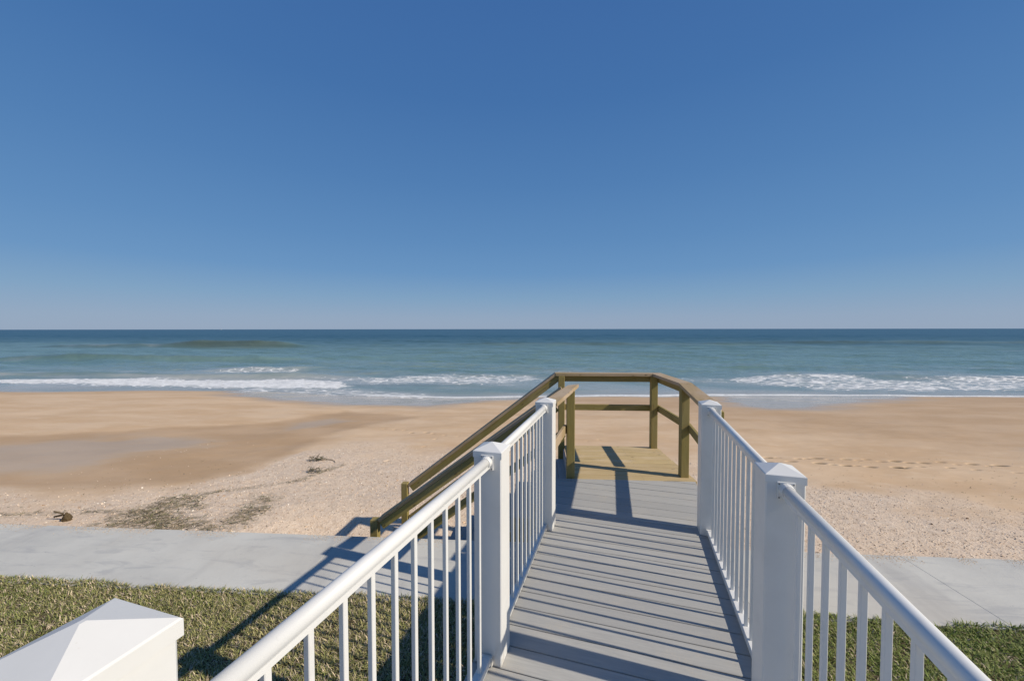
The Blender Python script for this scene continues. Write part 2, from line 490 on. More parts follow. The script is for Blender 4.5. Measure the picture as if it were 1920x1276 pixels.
XS = [-90, -60, -40, -38, -31, -20, -14, -6, 0, 13, 35, 60, 90]
YS = [28, 27.6, 27.2, 27.3, 28.6, 28.8, 27.1, 26.3, 27.4, 28.5, 29.5, 30.5, 31]
def shore_y(x):
    return np.interp(x, XS, YS) + .25*(vnoise(x*.35, x*0+3.3, 5)-.5)
SEA = -3.15
def sand_base(x, y):
    Y = shore_y(x); t = (y-10)/(Y-10)
    near = -1.45-.045*(y-4)
    near = near-.24*(1-sstep(5.6, 7.4, y))*sstep(-5.0, -3.2, x)*(1-sstep(2.0, 3.5, x))   # sand lowered round the stairs to keep their cast shadow out of view
    mid = -1.72+(SEA+1.72)*(.6*t+.4*t*t)
    far = SEA-.05*(y-Y)
    return np.where(y < 10, near, np.where(t < 1, mid, far))
BASIN = [(-14.9, 7.1), (-11.39, 7.3), (-9.08, 7.42), (-7.71, 7.9), (-7.11, 8.7), (-6.85, 10.1), (-7.1, 12.3), (-6.6, 14.2), (-5.4, 16.6), (-9.48, 18.2), (-10.6, 14.6), (-13.81, 13.1), (-16.5, 11.7), (-30, 10.5), (-30, 6.9)]
FILM = [(-30, 7.2), (-12.49, 7.9), (-11.4, 8.3), (-11.1, 9.1), (-10.5, 10.64), (-9.3, 11.5), (-12.77, 12.3), (-14.8, 11.5), (-17, 10.4), (-30, 9.5)]
FILM2 = [(-9.0, 13.2), (-8.0, 14.5), (-7.4, 15.6), (-8.92, 16.2), (-9.8, 14.8)]
FILM3 = [(13.2, 12.0), (15.64, 13.1), (22, 13.4), (22, 11.8), (14, 11.5)]
SHOREL = [(-24, 27.0), (-20.8, 24.9), (-14.5, 22.4), (-10.4, 20.2), (-6, 20.4), (-3.5, 23), (-.5, 26.5), (-6, 28), (-24, 30)]
SHORER = [(12.3, 30), (30, 31), (24.9, 27.0), (19.2, 23.1), (14.4, 19.9), (11.2, 19.2), (10.3, 21.2)]
WR1 = [(-7.3, 5.75), (-7.43, 6.39), (-7.33, 6.83), (-6.98, 7.09), (-6.66, 7.1), (-6.3, 6.7), (-6.2, 6.24), (-5.0, 5.78), (-6.11, 5.6)]
WR2 = [(-5.25, 5.83), (-5.35, 6.39), (-5.47, 7.29), (-5.07, 7.1), (-4.9, 6.56), (-4.9, 6.04)]
WRL = [(-11.2, 5.9), (-9.35, 6.02), (-8.51, 6.15), (-7.4, 6.32), (-6.69, 7.2), (-5.91, 7.64), (-5.26, 8.08), (-5.09, 8.63), (-4.86, 9.18)]
SHELL_L = [(-30, 7.0), (-11.22, 7.24), (-9.02, 7.4), (-7.33, 8.17), (-6.74, 9.48), (-6.6, 11.2), (-5.2, 11.6), (-2.58, 10.9), (-.1, 10.2), (2.5, 10.4), (4.84, 10.1), (5.84, 9.5), (6.58, 8.9), (7.78, 8.3), (9.07, 7.6), (14, 6.9), (30, 6.3)]
PRINTS = []
r2 = np.random.default_rng(3)
for row, (a, b, n) in enumerate([((6.3, 10.75), (14.5, 10.1), 15), ((5.95, 10.25), (14.2, 9.65), 15)]):
    for i in range(n):
        t = (i+.5*r2.uniform(-.3, .3))/(n-1)
        PRINTS.append((a[0]+(b[0]-a[0])*t, a[1]+(b[1]-a[1])*t+r2.uniform(-.13, .13), r2.uniform(.45, 1.05), r2.uniform(-.25, .1)))
        if r2.random() < .5:
            PRINTS.append((a[0]+(b[0]-a[0])*t+.22, a[1]+(b[1]-a[1])*t-r2.uniform(.02, .10), r2.uniform(.35, .7), r2.uniform(-.2, .2)))
for i in range(13):
    PRINTS.append((-5.6+.42*i+r2.uniform(-.1, .1), 13.6-.17*i+r2.uniform(-.2, .2), r2.uniform(.35, .7), r2.uniform(-.4, .4)))
for i in range(14):
    PRINTS.append((r2.uniform(-5, 3.2), r2.uniform(9.2, 12.5), r2.uniform(.3, .6), r2.uniform(-1, 1)))
for i in range(8):
    PRINTS.append((2.3+.06*i+r2.uniform(-1.4, 1.4), 9.0+r2.uniform(-1.0, 1.3), r2.uniform(.3, .6), r2.uniform(-1, 1)))

def geom_lines(a, b, n, ratio):
    w = ratio**np.arange(n); w = np.cumsum(w)/w.sum()
    return a+(b-a)*w
gx = np.concatenate([-geom_lines(8.5, 95, 110, 1.03)[::-1], np.arange(-8.5, 15.5, .034), geom_lines(15.5, 95, 90, 1.035)])
gy = np.concatenate([np.arange(3.94, 9.4, .045), np.arange(9.4, 11.0, .022), np.arange(11.0, 12.2, .045), geom_lines(12.2, 40, 170, 1.013)])
X, Y = np.meshgrid(gx, gy)
Z = sand_base(X, Y)
wob = fbm(X*.6, Y*.9, 4, 11)
e = (fbm(X*.9, Y*1.4, 4, 21)-.5)*1.0
shl = np.interp(X, [p[0] for p in SHELL_L], [p[1] for p in SHELL_L])
A_shell = 1-sstep(-1.9, .9, Y-shl+e*3.2)
A_wet = sstep(-.35, .35, sdf(X, Y, BASIN)+e*.5)
A_film = np.maximum(sstep(-.5, .9, sdf(X, Y, FILM)+e*2.0)*.62, sstep(-.3, .5, sdf(X, Y, FILM2)+e*.6)*.6)
A_film = np.maximum(A_film, sstep(-.3, .8, sdf(X, Y, FILM3)+e)*.7)
SHY = shore_y(X)
e2 = (fbm(X*.25, Y*.5, 4, 31)-.5)
A_film = np.maximum(A_film, sstep(-1.6, .9, sdf(X, Y, SHOREL)+e2*3))
A_film = np.maximum(A_film, sstep(-1.2, 1.6, sdf(X, Y, SHORER)+e2*3))
A_film = np.maximum(A_film, sstep(-.9, .1, Y-SHY+e2*.8)*.9)
A_wet = np.maximum(A_wet, A_film)
A_wet = np.maximum(A_wet, sstep(-4.5, -1, Y-SHY+e2*4)*.55)
A_wet = np.maximum(A_wet, sstep(-15, -2, Y-SHY+e2*6)*sstep(12, 24, X)*.95)
A_wet = np.maximum(A_wet, sstep(8, 17, X-(11-Y)*1.0+e*2)*sstep(7.5, 9, Y+e)*.75)
A_shell *= (1-.9*sstep(-.2, .4, sdf(X, Y, BASIN)+e*.4))
wrk = np.maximum(sstep(-.25, .2, sdf(X, Y, WR1)+e*.4), sstep(-.25, .2, sdf(X, Y, WR2)+e*.4)*.8)
wrk = np.maximum(wrk, (1-sstep(.03, .16, linedist(X, Y, WRL)+e*.12))*.8)
A_wr = wrk
Z += (wob-.5)*.07*sstep(0, 2, SHY-Y)
Z -= .05*sstep(-.8, .8, sdf(X, Y, BASIN))
near = Y < 12.2
Z += near*A_shell*(fbm(X*9, Y*9, 3, 41)-.5)*.018
A_pr = np.zeros_like(Z)
for (px, py, s, an) in PRINTS:
    ca, sa = math.cos(an), math.sin(an)
    msk = (np.abs(X-px) < .5) & (np.abs(Y-py) < .4)
    dx, dy = X[msk]-px, Y[msk]-py
    u, v = (dx*ca+dy*sa)/(.13*s+.012), (-dx*sa+dy*ca)/(.060*s+.008)
    r = np.sqrt(u*u+v*v)
    Z[msk] += -.08*s*np.exp(-r**3)+.003*s*np.exp(-((r-1.5)/.35)**2)
    A_pr[msk] = np.maximum(A_pr[msk], s*np.exp(-r**3))
nx, ny = len(gx), len(gy)
idx = np.arange(nx*ny).reshape(ny, nx)
F = np.stack([idx[:-1, :-1], idx[:-1, 1:], idx[1:, 1:], idx[1:, :-1]], -1).reshape(-1, 4)
bm_ = big_mesh('beach', np.stack([X.ravel(), Y.ravel(), Z.ravel()], 1), F, SAND, True)
for k, a in (('wet', A_wet), ('film', A_film), ('shell', A_shell), ('wrack', A_wr), ('print', A_pr)):
    fattr(bm_, k, a.ravel())
tag(link('beach', bm_), kind='structure')
def sand_at(x, y):
    x, y = np.atleast_1d(x), np.atleast_1d(y)
    i = np.clip(np.searchsorted(gx, x)-1, 0, nx-2); j = np.clip(np.searchsorted(gy, y)-1, 0, ny-2)
    tx = (x-gx[i])/(gx[i+1]-gx[i]); ty = (y-gy[j])/(gy[j+1]-gy[j])
    return (Z[j, i]*(1-tx)+Z[j, i+1]*tx)*(1-ty)+(Z[j+1, i]*(1-tx)+Z[j+1, i+1]*tx)*ty

# sea
u = np.linspace(-1.72, 1.72, 780)
yr = np.concatenate([np.exp(np.linspace(math.log(24.5), math.log(300), 520)), np.exp(np.linspace(math.log(302), math.log(26000), 90))])
U, R = np.meshgrid(u, yr)
WX, WY = U*R, R.copy()
WX = WX + .08*WY                                    # sea fan turned slightly right
sp = R*.0049
H = np.zeros_like(R)
rw = np.random.default_rng(12)
for i in range(46):
    lam = 1.1*1.11**i
    if lam > 60: break
    for j in range(2):
        an = rw.normal(0, .33+.25*(lam < 6)); ph = rw.uniform(0, 6.28)
        k = 2*math.pi/lam
        amp = .0075*lam**.62 if lam < 14 else .035*(14/lam)**.5
        H += amp*np.clip((lam/(R*.0049)-2.5)/3, 0, 1)*np.sin(k*(WX*math.sin(an)+WY*math.cos(an))+ph+1.2*vnoise(WX/lam/3, WY/lam/3, i))
SHW = shore_y(WX)
off = WY-SHW
H *= .18+.82*sstep(1, 22, off)
def ridge(x0, x1, yc, h, wf, wb, slope=0.0, soft=8, seed=0):
    yy = yc+slope*(WX-(x0+x1)/2)+2.2*(fbm(WX*.06, WX*0+seed, 3, seed)-.5)
    a = sstep(x0-soft, x0+soft, WX)*(1-sstep(x1-soft, x1+soft, WX))
    q = WY-yy
    return h*a*np.where(q < 0, np.exp(-(q/wf)**2), np.exp(-(q/wb)**2))
H += ridge(-98, -66, 99, 1.9, 1.7, 6, .02, 9, 1)
H += ridge(-135, -96, 97, .75, 1.6, 6, 0, 12, 2)
H += ridge(-86, -40, 57, .75, 1.1, 4, .05, 8, 3)
H += ridge(-60, -20, 36.6, .42, .9, 2.2, .03, 5, 4)
H += ridge(-38, -27, 43.0, .30, .9, 2.4, .1, 3, 5)
H += ridge(20, 40, 40.0, .26, .9, 3, .03, 5, 6)
H += ridge(38, 60, 39.6, .25, .9, 3, .02, 5, 7)
H += ridge(60, 170, 130, .8, 2.0, 8, .02, 20, 8)
H += ridge(-20, 60, 118, .6, 2.0, 8, .02, 20, 9)
DARK_REFL = np.clip(ridge(-98, -66, 98.2, 1.25, 2.2, 1.5, .02, 9, 1)+ridge(-86, -50, 56.8, .8, 1.2, 1.2, .05, 8, 3)*.6+ridge(60, 170, 129.5, .6, 3, 3, .02, 20, 8)+ridge(-20, 60, 117.5, .6, 3, 3, .02, 20, 9)+ridge(-135, -100, 96.5, .6, 3, 2.5, 0, 8, 2)+ridge(-24, -8, 31.8, .8, .6, .6, 0, 4, 15), 0, 1)  # mask for the painted dark reflection along the ridges
FO = np.zeros_like(R)
n1 = fbm(WX*.12, WY*.2, 4, 51)-.5
FL = [(-70, 32), (-56, 33.2), (-46.6, 34.4), (-37.1, 36.2), (-28, 35.6), (-22.7, 36.2), (-17.4, 34.6), (-15, 31.5), (-15.6, 29.3), (-21.7, 29.3), (-27.3, 29.9), (-35.4, 30.4), (-44.4, 31.4), (-54, 31.6), (-70, 30.5)]
FL2 = [(-40, 42.1), (-34, 45), (-26.5, 45.5), (-25, 41.2), (-29.6, 38.0), (-34, 36.6)]
FM = [(-26, 37), (-17.2, 39.6), (-9.2, 42.4), (-.4, 41.5), (4, 35.5), (-2, 31), (-10.9, 30.5), (-15.3, 29.8)]
FM2 = [(-11, 34.6), (-5.0, 34.9), (-2, 34.0), (-6.0, 31.9), (-9.8, 32.3)]
FR = [(17, 37.9), (26.5, 43.3), (31.7, 41.8), (32.7, 38.4), (40.5, 42), (48, 41.7), (60, 40), (60, 33), (43.6, 32.4), (30, 30.2), (21.2, 30.6), (18, 34)]
FO = np.maximum(FO, sstep(-.7, 1.6, sdf(WX, WY, FL)+.35+n1*2.6)*1.0)
FO = np.maximum(FO, sstep(-1.0, 3.0, sdf(WX, WY, FL2)+n1*4)*.66)
FO = np.maximum(FO, sstep(-1.5, 4.0, sdf(WX, WY, FM)+n1*5)*.73)
FO = np.maximum(FO, sstep(-.5, 1.4, sdf(WX, WY, FM2)+n1*2)*.82)
FO = np.maximum(FO, sstep(-1.2, 3.0, sdf(WX, WY, FR)+n1*5)*.72)
FO = np.maximum(FO, (1-sstep(.0, 6.5, off+n1*5))*.38)
FO = np.maximum(FO, (1-sstep(.5, 4.0, off+n1*5))*sstep(-27, -22, WX)*(1-sstep(-9, -5, WX))*.62)
FO = np.maximum(FO, sstep(-2, 4, sdf(WX, WY, [(14, 31), (60, 33), (60, 48), (30, 47), (20, 43)])+n1*8)*.40)
for (x0, x1, yc, wdt, st) in [(-135, -100, 97, 2.2, .42), (-92, -82, 101.5, 1.6, .40), (-84, -78, 56, 1.6, .45), (52, 58, 51, 2.0, .5), (62, 72, 47, 2, .4), (-3, 14, 44, 2.5, .42), (-100, -60, 41, 2, .6), (4, 20, 38, 3.2, .55), (100, 125, 92, 3, .4)]:
    a = sstep(x0-4, x0+4, WX)*(1-sstep(x1-4, x1+4, WX))*np.exp(-((WY-yc+n1*6)/wdt)**2)
    FO = np.maximum(FO, a*st)
H += FO*.10*fbm(WX*1.3, WY*1.6, 3, 61)*sstep(.3, .8, FO)
lip = np.exp(-((off-.30-.25*n1)/.30)**2)
lipx = np.interp(WX, [-45, -16, -11, 3, 10, 40, 60], [.0, .0, .75, .85, 1.0, 1.0, .9])
TH = np.clip(lip*lipx*1.5, 0, 1)*sstep(.15, .5, lipx*(.6+fbm(WX*.8, WY*.8, 3, 71)*.8))
SHAL = (1-sstep(0, 3.2, off+n1*2))
SHAL = np.maximum(SHAL, sstep(-1, 2, sdf(WX, WY, [(-48, 28), (-36, 28), (-32, 30), (-36, 31.2), (-44, 30.6)])+n1*2)*.9)
wzv = SEA+H+.02*TH
Fi = np.arange(R.size).reshape(R.shape)
F = np.stack([Fi[:-1, :-1], Fi[:-1, 1:], Fi[1:, 1:], Fi[1:, :-1]], -1).reshape(-1, 4)
keep = (off.ravel()[F].max(1) > -.6)
F = F[keep]
used = np.unique(F); remap = np.zeros(R.size, np.int64); remap[used] = np.arange(len(used))
Vw = np.stack([WX.ravel(), WY.ravel(), wzv.ravel()], 1)[used]
wm = big_mesh('sea', Vw, remap[F], WATER, True)
fattr(wm, 'dist', np.clip(np.log(np.maximum(WY, 28)/28)/math.log(20000/28), 0, 1).ravel()[used])
fattr(wm, 'foam', FO.ravel()[used]); fattr(wm, 'dark_refl', DARK_REFL.ravel()[used]); fattr(wm, 'thick', TH.ravel()[used]); fattr(wm, 'shallow', SHAL.ravel()[used])
tag(link('sea', wm), kind='structure')

# ------------------------------------------------------------------ boardwalk of grey composite boards
bw = empty('boardwalk', W(0, 1.5, 0), 'narrow boardwalk of grey composite boards between the two white railings', 'boardwalk')
PITCH_B, s0 = .1463, 2.081
HWL, HWR = .745, .745
k = -18
while True:
    sa, sb_ = s0+PITCH_B*k, s0+PITCH_B*(k+1)
    # platform front edge line y = 4.375 -> cut where board's far edge crosses it
    yl, yr_ = W(-HWL, sb_).y, W(HWR, sb_).y
    if yr_ > 4.36 : 
        if W(HWR, sa).y < 4.36 and False: pass
    if W(-HWL, sb_).y < 4.365:
        bar('board', W(-HWL, (sa+sb_)/2, -.0125), W(HWR, (sa+sb_)/2, -.0125), PITCH_B-.0055, .025, COMP, bw, .0028)
    else:
        # boards trimmed against the timber platform (world y = 4.365)
        def cut(s_):   # p where the line at s_ meets y = 4.365
            return (s_*wd.y-4.365)/(-wp.y)
        a, b = sa+.00275, sb_-.00275
        pa, pb = max(-HWL, cut(a)), max(-HWL, cut(b))
        if pa >= HWR-.01: break
        poly = [(pa, a), (HWR, a)]
        if pb < HWR: poly += [(HWR, b), (pb, b)]
        else: poly += [(HWR, 4.365/wd.y - (-wp.y)*0 if False else (4.365 - wp.y*HWR)/wd.y)]
        if pa > -HWL and False: pass
        if cut(a) < -HWL and cut(b) > -HWL: poly += [(-HWL, (4.365 - wp.y*(-HWL))/wd.y)]
        vs = [W(p, s, 0) for p, s in poly]+[W(p, s, -.025) for p, s in poly]
        n = len(poly)
        fs = [tuple(range(n)), tuple(range(2*n-1, n-1, -1))]+[(i, i+n, (i+1) % n+n, (i+1) % n) for i in range(n)]
        me = mesh('board', vs, fs, COMP)
        # grain runs along the board: local frame aligned with it
        mw = frame(W(0, (a+b)/2, 0), wp)
        me.transform(mw.inverted())
        link('board', me, mw, bw)
    k += 1
    if k > 30: break
for p in (-.725, .725):
    s_end = (4.33 - wp.y*p)/wd.y
    bar('rim_joist', W(p, -.7, -.125), W(p, s_end, -.125), .038, .19, COMP, bw)
for p in (-.25, .25):
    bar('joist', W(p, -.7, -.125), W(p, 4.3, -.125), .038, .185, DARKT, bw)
for p in (-.66, .66):
    for s in (-.4, 1.2, 2.7):
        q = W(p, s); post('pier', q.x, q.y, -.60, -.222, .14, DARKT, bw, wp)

# ------------------------------------------------------------------ white railings
def rail_profile(L, mat, name):
    pr = []
    r = .0222
    for i in range(13):
        a = math.radians(-38+i*(256/12))
        pr.append((r*math.cos(a), .006+r*math.sin(a)))
    pr += [(-.0165, -.011), (-.0165, -.027), (.0165, -.027), (.0165, -.011)]
    n = len(pr)
    V = [(-L/2, y, z) for y, z in pr]+[(L/2, y, z) for y, z in pr]
    Fq = [(i, (i+1) % n, (i+1) % n+n, i+n) for i in range(n)]
    Fq = [f[::-1] for f in Fq]
    Fq += [tuple(range(n)), tuple(range(2*n-1, n-1, -1))]
    me = mesh(name, V, Fq, mat)
    for i, p in enumerate(me.polygons):
        if i < 12: p.use_smooth = True
    return me
def cap_mesh(w, skirt, h):
    hw = w/2; bv = .003
    V = [(sx*hw, sy*hw, 0) for sx, sy in ((-1, -1), (1, -1), (1, 1), (-1, 1))]
    V += [(sx*hw, sy*hw, skirt-bv) for sx, sy in ((-1, -1), (1, -1), (1, 1), (-1, 1))]
    V += [(sx*(hw-bv), sy*(hw-bv), skirt) for sx, sy in ((-1, -1), (1, -1), (1, 1), (-1, 1))]
    t = .004
    V += [(sx*t, sy*t, skirt+h) for sx, sy in ((-1, -1), (1, -1), (1, 1), (-1, 1))]
    Fq = [(3, 2, 1, 0)]
    for b in (0, 4, 8):
        Fq += [(b+i, b+(i+1) % 4, b+4+(i+1) % 4, b+4+i) for i in range(4)]
    Fq += [(12, 13, 14, 15)]
    return mesh('post_cap', V, Fq, WHITE)
CAP = cap_mesh(.1515, .034, .028)
def white_post(p, s, ztop, parent, cap=CAP, w=.146, zb=-.002, name='post'):
    q = W(p, s)
    po = post(name, q.x, q.y, zb, ztop-.004, w, WHITE, parent, wp, None, .005)
    link('post_cap', cap, frame(W(p, s, ztop-.034), wp), po)
    return po
COLM = None
def bracket(p, s, z, sgn, parent):
    """square flange on the post face and a collar round the rail; sgn = direction the rail leaves the post"""
    f = bar('bracket', W(p, s, z), W(p, s+sgn*.007, z), .066, .074, WHITE, parent, .002)
    n = 16; V = []; r0, r1 = .0295, .0275
    for ss_, rr in ((0, r0), (.022, r1), (.026, r1-.002)):
        for i in range(n):
            a = 2*math.pi*i/n
            V.append(W(p+rr*math.cos(a), s+sgn*(.0065+ss_), z+.004+rr*math.sin(a)))
    Fq = []
    for j in range(2):
        for i in range(n):
            q = (j*n+i, j*n+(i+1) % n, (j+1)*n+(i+1) % n, (j+1)*n+i)
            Fq.append(q if sgn < 0 else q[::-1])
    e = tuple(range(2*n, 3*n)); Fq.append(e if sgn < 0 else e[::-1])
    me = mesh('collar', V, Fq, WHITE)
    mw = WM[f.name]; me.transform(mw.inverted())
    link('collar', me, mw, f)
    for dy in (-1, 1):
        for dz in (-1, 1):
            bar('screw', W(p+dy*.026, s+sgn*.006, z+dz*.029), W(p+dy*.026, s+sgn*.0088, z+dz*.029), .006, .006, SCREW, f, .0015)
def rail_run(pa, pb_, sa, sb_, zr, bal, parent):
    A, B = W(pa, sa), W(pb_, sb_)
    d = (B-A); L = d.length; d.normalize(); side = Vector((d.y, -d.x, 0))
    def at(s, z): return A+(B-A)*((s-sa)/(sb_-sa))+Vector((0, 0, z))
    me = rail_profile(L, WMETAL, 'top_rail')
    link('top_rail', me, frame(at((sa+sb_)/2, zr), d), parent)
    bar('bottom_rail', at(sa, .032), at(sb_, .032), .042, .036, WMETAL, parent, .003)
    for s in bal:
        q = at(s, 0)
        post('baluster', q.x, q.y, .048, zr-.024, .0172, WMETAL, parent, side, None, .0018)
    for s, sg, p in ((sa, 1, pa), (sb_, -1, pb_)):
        bracket(p, s, zr, sg, parent)
        bar('foot_bracket', W(p, s+sg*.001, .030), W(p, s+sg*.018, .030), .056, .050, WHITE, parent, .002)
ZR = 1.035
PL, PR_ = -.664, .656
LN, LF = 1.864, 3.225
RN, RF = 1.926, 3.517
h_ = .073
left = empty('left_railing', W(PL, 1.8, 0), 'white metal railing with square balusters along the left edge of the grey boardwalk', 'railing', 'white railings along the boardwalk')
right = empty('right_railing', W(PR_, 1.8, 0), 'white metal railing with square balusters along the right edge of the grey boardwalk', 'railing', 'white railings along the boardwalk')
left.name = 'railing'; WM[left.name] = WM['left_railing']
right.name = 'railing.001'; WM[right.name] = WM['right_railing']
PLN, PLF, PRN, PRF = -.664, -.660, .642, .664
white_post(PLN, LN, 1.090, left); white_post(PLF, LF, 1.088, left)
white_post(PRN, RN, 1.088, right); white_post(PRF, RF, 1.084, right)
rail_run(-.716, PLN, .422, LN-h_, ZR, [1.684-.1088*k for k in range(11)], left)
rail_run(PLN, PLF, LN+h_, LF-h_, ZR, [LN+h_+.085+.104*k for k in range(11)], left)
rail_run(.640, PRN, .40, RN-h_, ZR-.012, [1.719-.1055*k for k in range(13)], right)
rail_run(PRN, PRF, RN+h_, RF-h_, ZR-.006, [2.068+.1045*k for k in range(13)], right)
q = W(-.758, .346)
cap_big = cap_mesh(.163, .030, .034)
cp = empty('railing_post', W(-.758, .346, 0), 'tall white post with a pyramid cap in the lower left corner, nearest the camera', 'post')
pp = post('post', q.x, q.y, -.7, 1.215, .154, WHITE, cp, wp, None, .005)
link('post_cap', cap_big, frame(W(-.758, .346, 1.2114), wp), pp)
white_post(PR_, .323, 1.064, right)

# ------------------------------------------------------------------ timber platform and stairs
pf = empty('timber_platform', (1.0, 5.0, 0), 'square lookout platform of treated timber with rails, at the seaward end of the boardwalk', 'platform')
nb = 9; y0 = 4.370; pb = (5.635-y0)/nb
for i in range(nb):
    ya = y0+pb*i
    xr = 1.783-.072*(i+.5)/nb+rng.uniform(-.004, .004)
    bar('plank', (.395, ya+pb/2, -.019), (xr, ya+pb/2, -.019), pb-.011, .038, WDECK, pf, .004)
    for xs in (.50, 1.20, 1.66):
        for dy in (-.035, .035):
            bar('screw', (xs+rng.uniform(-.006, .006), ya+pb/2+dy, -.001), (xs+.007, ya+pb/2+dy, -.001), .007, .004, SCREW, pf, .001)
for x in (.45, .85, 1.25, 1.62):
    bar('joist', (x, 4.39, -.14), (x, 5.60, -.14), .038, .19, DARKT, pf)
bar('beam', (.42, 5.60, -.19), (1.69, 5.60, -.19), .04, .235, WPOST, pf)
bar('beam', (.42, 4.40, -.26), (1.72, 4.40, -.26), .04, .235, WPOST, pf)
P1 = (1.655, 5.592); P2 = (1.681, 4.516); P3 = (.345, 5.592); P4 = (.378, 4.424)
for (x, y), zt in ((P1, 1.025), (P2, 1.025), (P3, 1.022), (P4, 1.022)):
    post('post', x, y, -2.2, zt, .090, WPOST, pf)
# top rails: flat cap board over an upright board
def cap_poly(name, pts, z0, z1, mat, parent, xdir):
    n = len(pts)
    V = [(x, y, z1) for x, y in pts]+[(x, y, z0) for x, y in pts]
    Fq = [tuple(range(n)), tuple(range(2*n-1, n-1, -1))]+[(i, i+n, (i+1) % n+n, (i+1) % n) for i in range(n)]
    me = mesh(name, V, Fq, mat)
    c = sum((Vector((x, y, (z0+z1)/2)) for x, y in pts), Vector())/n
    mw = frame(c, xdir); me.transform(mw.inverted())
    return link(name, me, mw, parent)
zc0, zc1 = 1.026, 1.064
IA = (1.630, 5.555); OA = (1.775, 5.700)                 # back right corner, inner / outer
IB = (1.662, 4.640); OB = (1.815, 4.655)                 # bend
IC = W(.605, 3.600); OC = W(.755, 3.600)
def rev(p): return p[::-1]
cap_poly('cap_rail', rev([(.262, 5.555), (.262, 5.700), (OA[0]-.001, OA[1]), (IA[0]-.001, IA[1])]), zc0, zc1, WTOP, pf, (1, 0, 0))
cap_poly('cap_rail', rev([(IA[0]+.001, IA[1]-.001), (OA[0]+.001, OA[1]-.001), (OB[0], OB[1]+.002), (IB[0], IB[1]+.002)]), zc0, zc1, WTOP, pf, (.03, -1, 0))
cap_poly('cap_rail', rev([(IB[0], IB[1]-.001), (OB[0], OB[1]-.001), (OC.x, OC.y), (IC.x, IC.y)]), zc0, zc1, WTOP, pf, -wd)
a1, a2, a3, a4 = W(-.575, 3.305), W(-.712, 3.305), W(-.648, 4.405), W(-.515, 4.495)
cap_poly('cap_rail', rev([(a1.x, a1.y), (a2.x, a2.y), (.345, 4.385), (.475, 4.478)]), zc0, zc1, WTOP, pf, wd)
# upright boards under the caps, and mid rails
bar('upright_rail', (.300, 5.655, .980), (1.745, 5.655, .980), .034, .089, WPOST, pf)
bar('mid_rail', (.300, 5.655, .560), (1.745, 5.655, .560), .034, .086, WPOST, pf)
bar('upright_rail', (1.722, 5.635, .980), (1.749, 4.62, .980), .034, .089, WPOST, pf)
bar('mid_rail', (1.722, 5.635, .565), (1.749, 4.60, .565), .034, .089, WPOST, pf)
e0 = Vector((1.751, 4.56, 0)); e1 = W(.750, 3.48)
bar('upright_rail', (e0.x, e0.y, .980), (e1.x, e1.y, .980), .034, .089, WPOST, pf)
bar('mid_rail', (e0.x, e0.y, .565), (e1.x, e1.y, .565), .034, .089, WPOST, pf)
e0 = Vector((.318, 4.46, 0)); e1 = W(-.690, 3.31)
bar('upright_rail', (e0.x, e0.y, .980), (e1.x, e1.y, .980), .034, .089, WPOST, pf)
bar('mid_rail', (e0.x, e0.y, .545), (e1.x, e1.y, .545), .034, .10, WTOP, pf)

st = empty('stairs', (-.7, 5.0, -1.4), 'timber stairs with sloping handrails leading left from the lookout down to the sand', 'stairs')
RISE, RUN, NT_ = .172, .228, 8
x = .385
for i in range(NT_):
    zt = -RISE*(i+1)
    xa = .385-RUN*i
    for j in range(2):
        xc = xa-.060-.118*j
        bar('tread', (xc, 4.50, zt-.0125), (xc, 5.54, zt-.0125), .114, .025, COMP, st, .003)
    bar('riser', (xa-.008, 4.50, zt+RISE/2-.012), (xa-.008, 5.54, zt+RISE/2-.012), .015, RISE-.03, COMP, st, .002)
def stringer(y):
    xt = .38; pts = []
    for i in range(NT_):
        pts += [(xt-RUN*i-.017, -RISE*(i+1)-.027), (xt-RUN*(i+1)-.017, -RISE*(i+1)-.027)]
    pts += [(xt-RUN*NT_-.017, -1.90), (xt-RUN*NT_+.12, -1.90), (xt-.017, -.42)]
    V = [(a, y-.019, b) for a, b in pts]+[(a, y+.019, b) for a, b in pts]
    n = len(pts)
    Fq = [tuple(range(n)), tuple(range(2*n-1, n-1, -1))]+[(i, i+n, (i+1) % n+n, (i+1) % n) for i in range(n)]
    # concave profile: triangulate through bmesh
    import bmesh
    me = mesh('stringer', V, Fq, WPOST)
    b = bmesh.new(); b.from_mesh(me); bmesh.ops.recalc_face_normals(b, faces=b.faces); bmesh.ops.triangulate(b, faces=b.faces); b.to_mesh(me); b.free()
    link('stringer', me, None, st)
stringer(4.52); stringer(5.02); stringer(5.52)
def stair_rail(y, x0, z0, x1, z1, ysup, side):
    d = Vector((x1-x0, 0, z1-z0)).normalized(); nrm = Vector((d.z, 0, -d.x))
    if nrm.z < 0: nrm = -nrm
    a = Vector((x0, y, z0))-nrm*.019; b = Vector((x1, y, z1))-nrm*.019
    bar('handrail', a, b, .140, .038, WTOP, st, .004, nrm)
    a = Vector((x0, ysup, z0))-nrm*(.038+.0455); b = Vector((x1, ysup, z1))-nrm*(.038+.0455)
    bar('upright_rail', a, b, .036, .089, WPOST, st, .004, nrm)
    a = Vector((x0, ysup, z0-.48))-nrm*.045; b = Vector((x1, ysup, z1-.48))-nrm*.045
    bar('mid_rail', a, b, .036, .089, WPOST, st, .004, nrm)
stair_rail(4.455, .27, 1.028, -1.895, -.560, 4.400, -1)
stair_rail(5.630, .255, 1.066, -1.935, -.620, 5.600, 1)
post('post', -1.940, 4.43, -2.05, -.565, .090, WPOST, st)
post('post', -1.985, 5.60, -2.05, -.600, .090, WPOST, st)

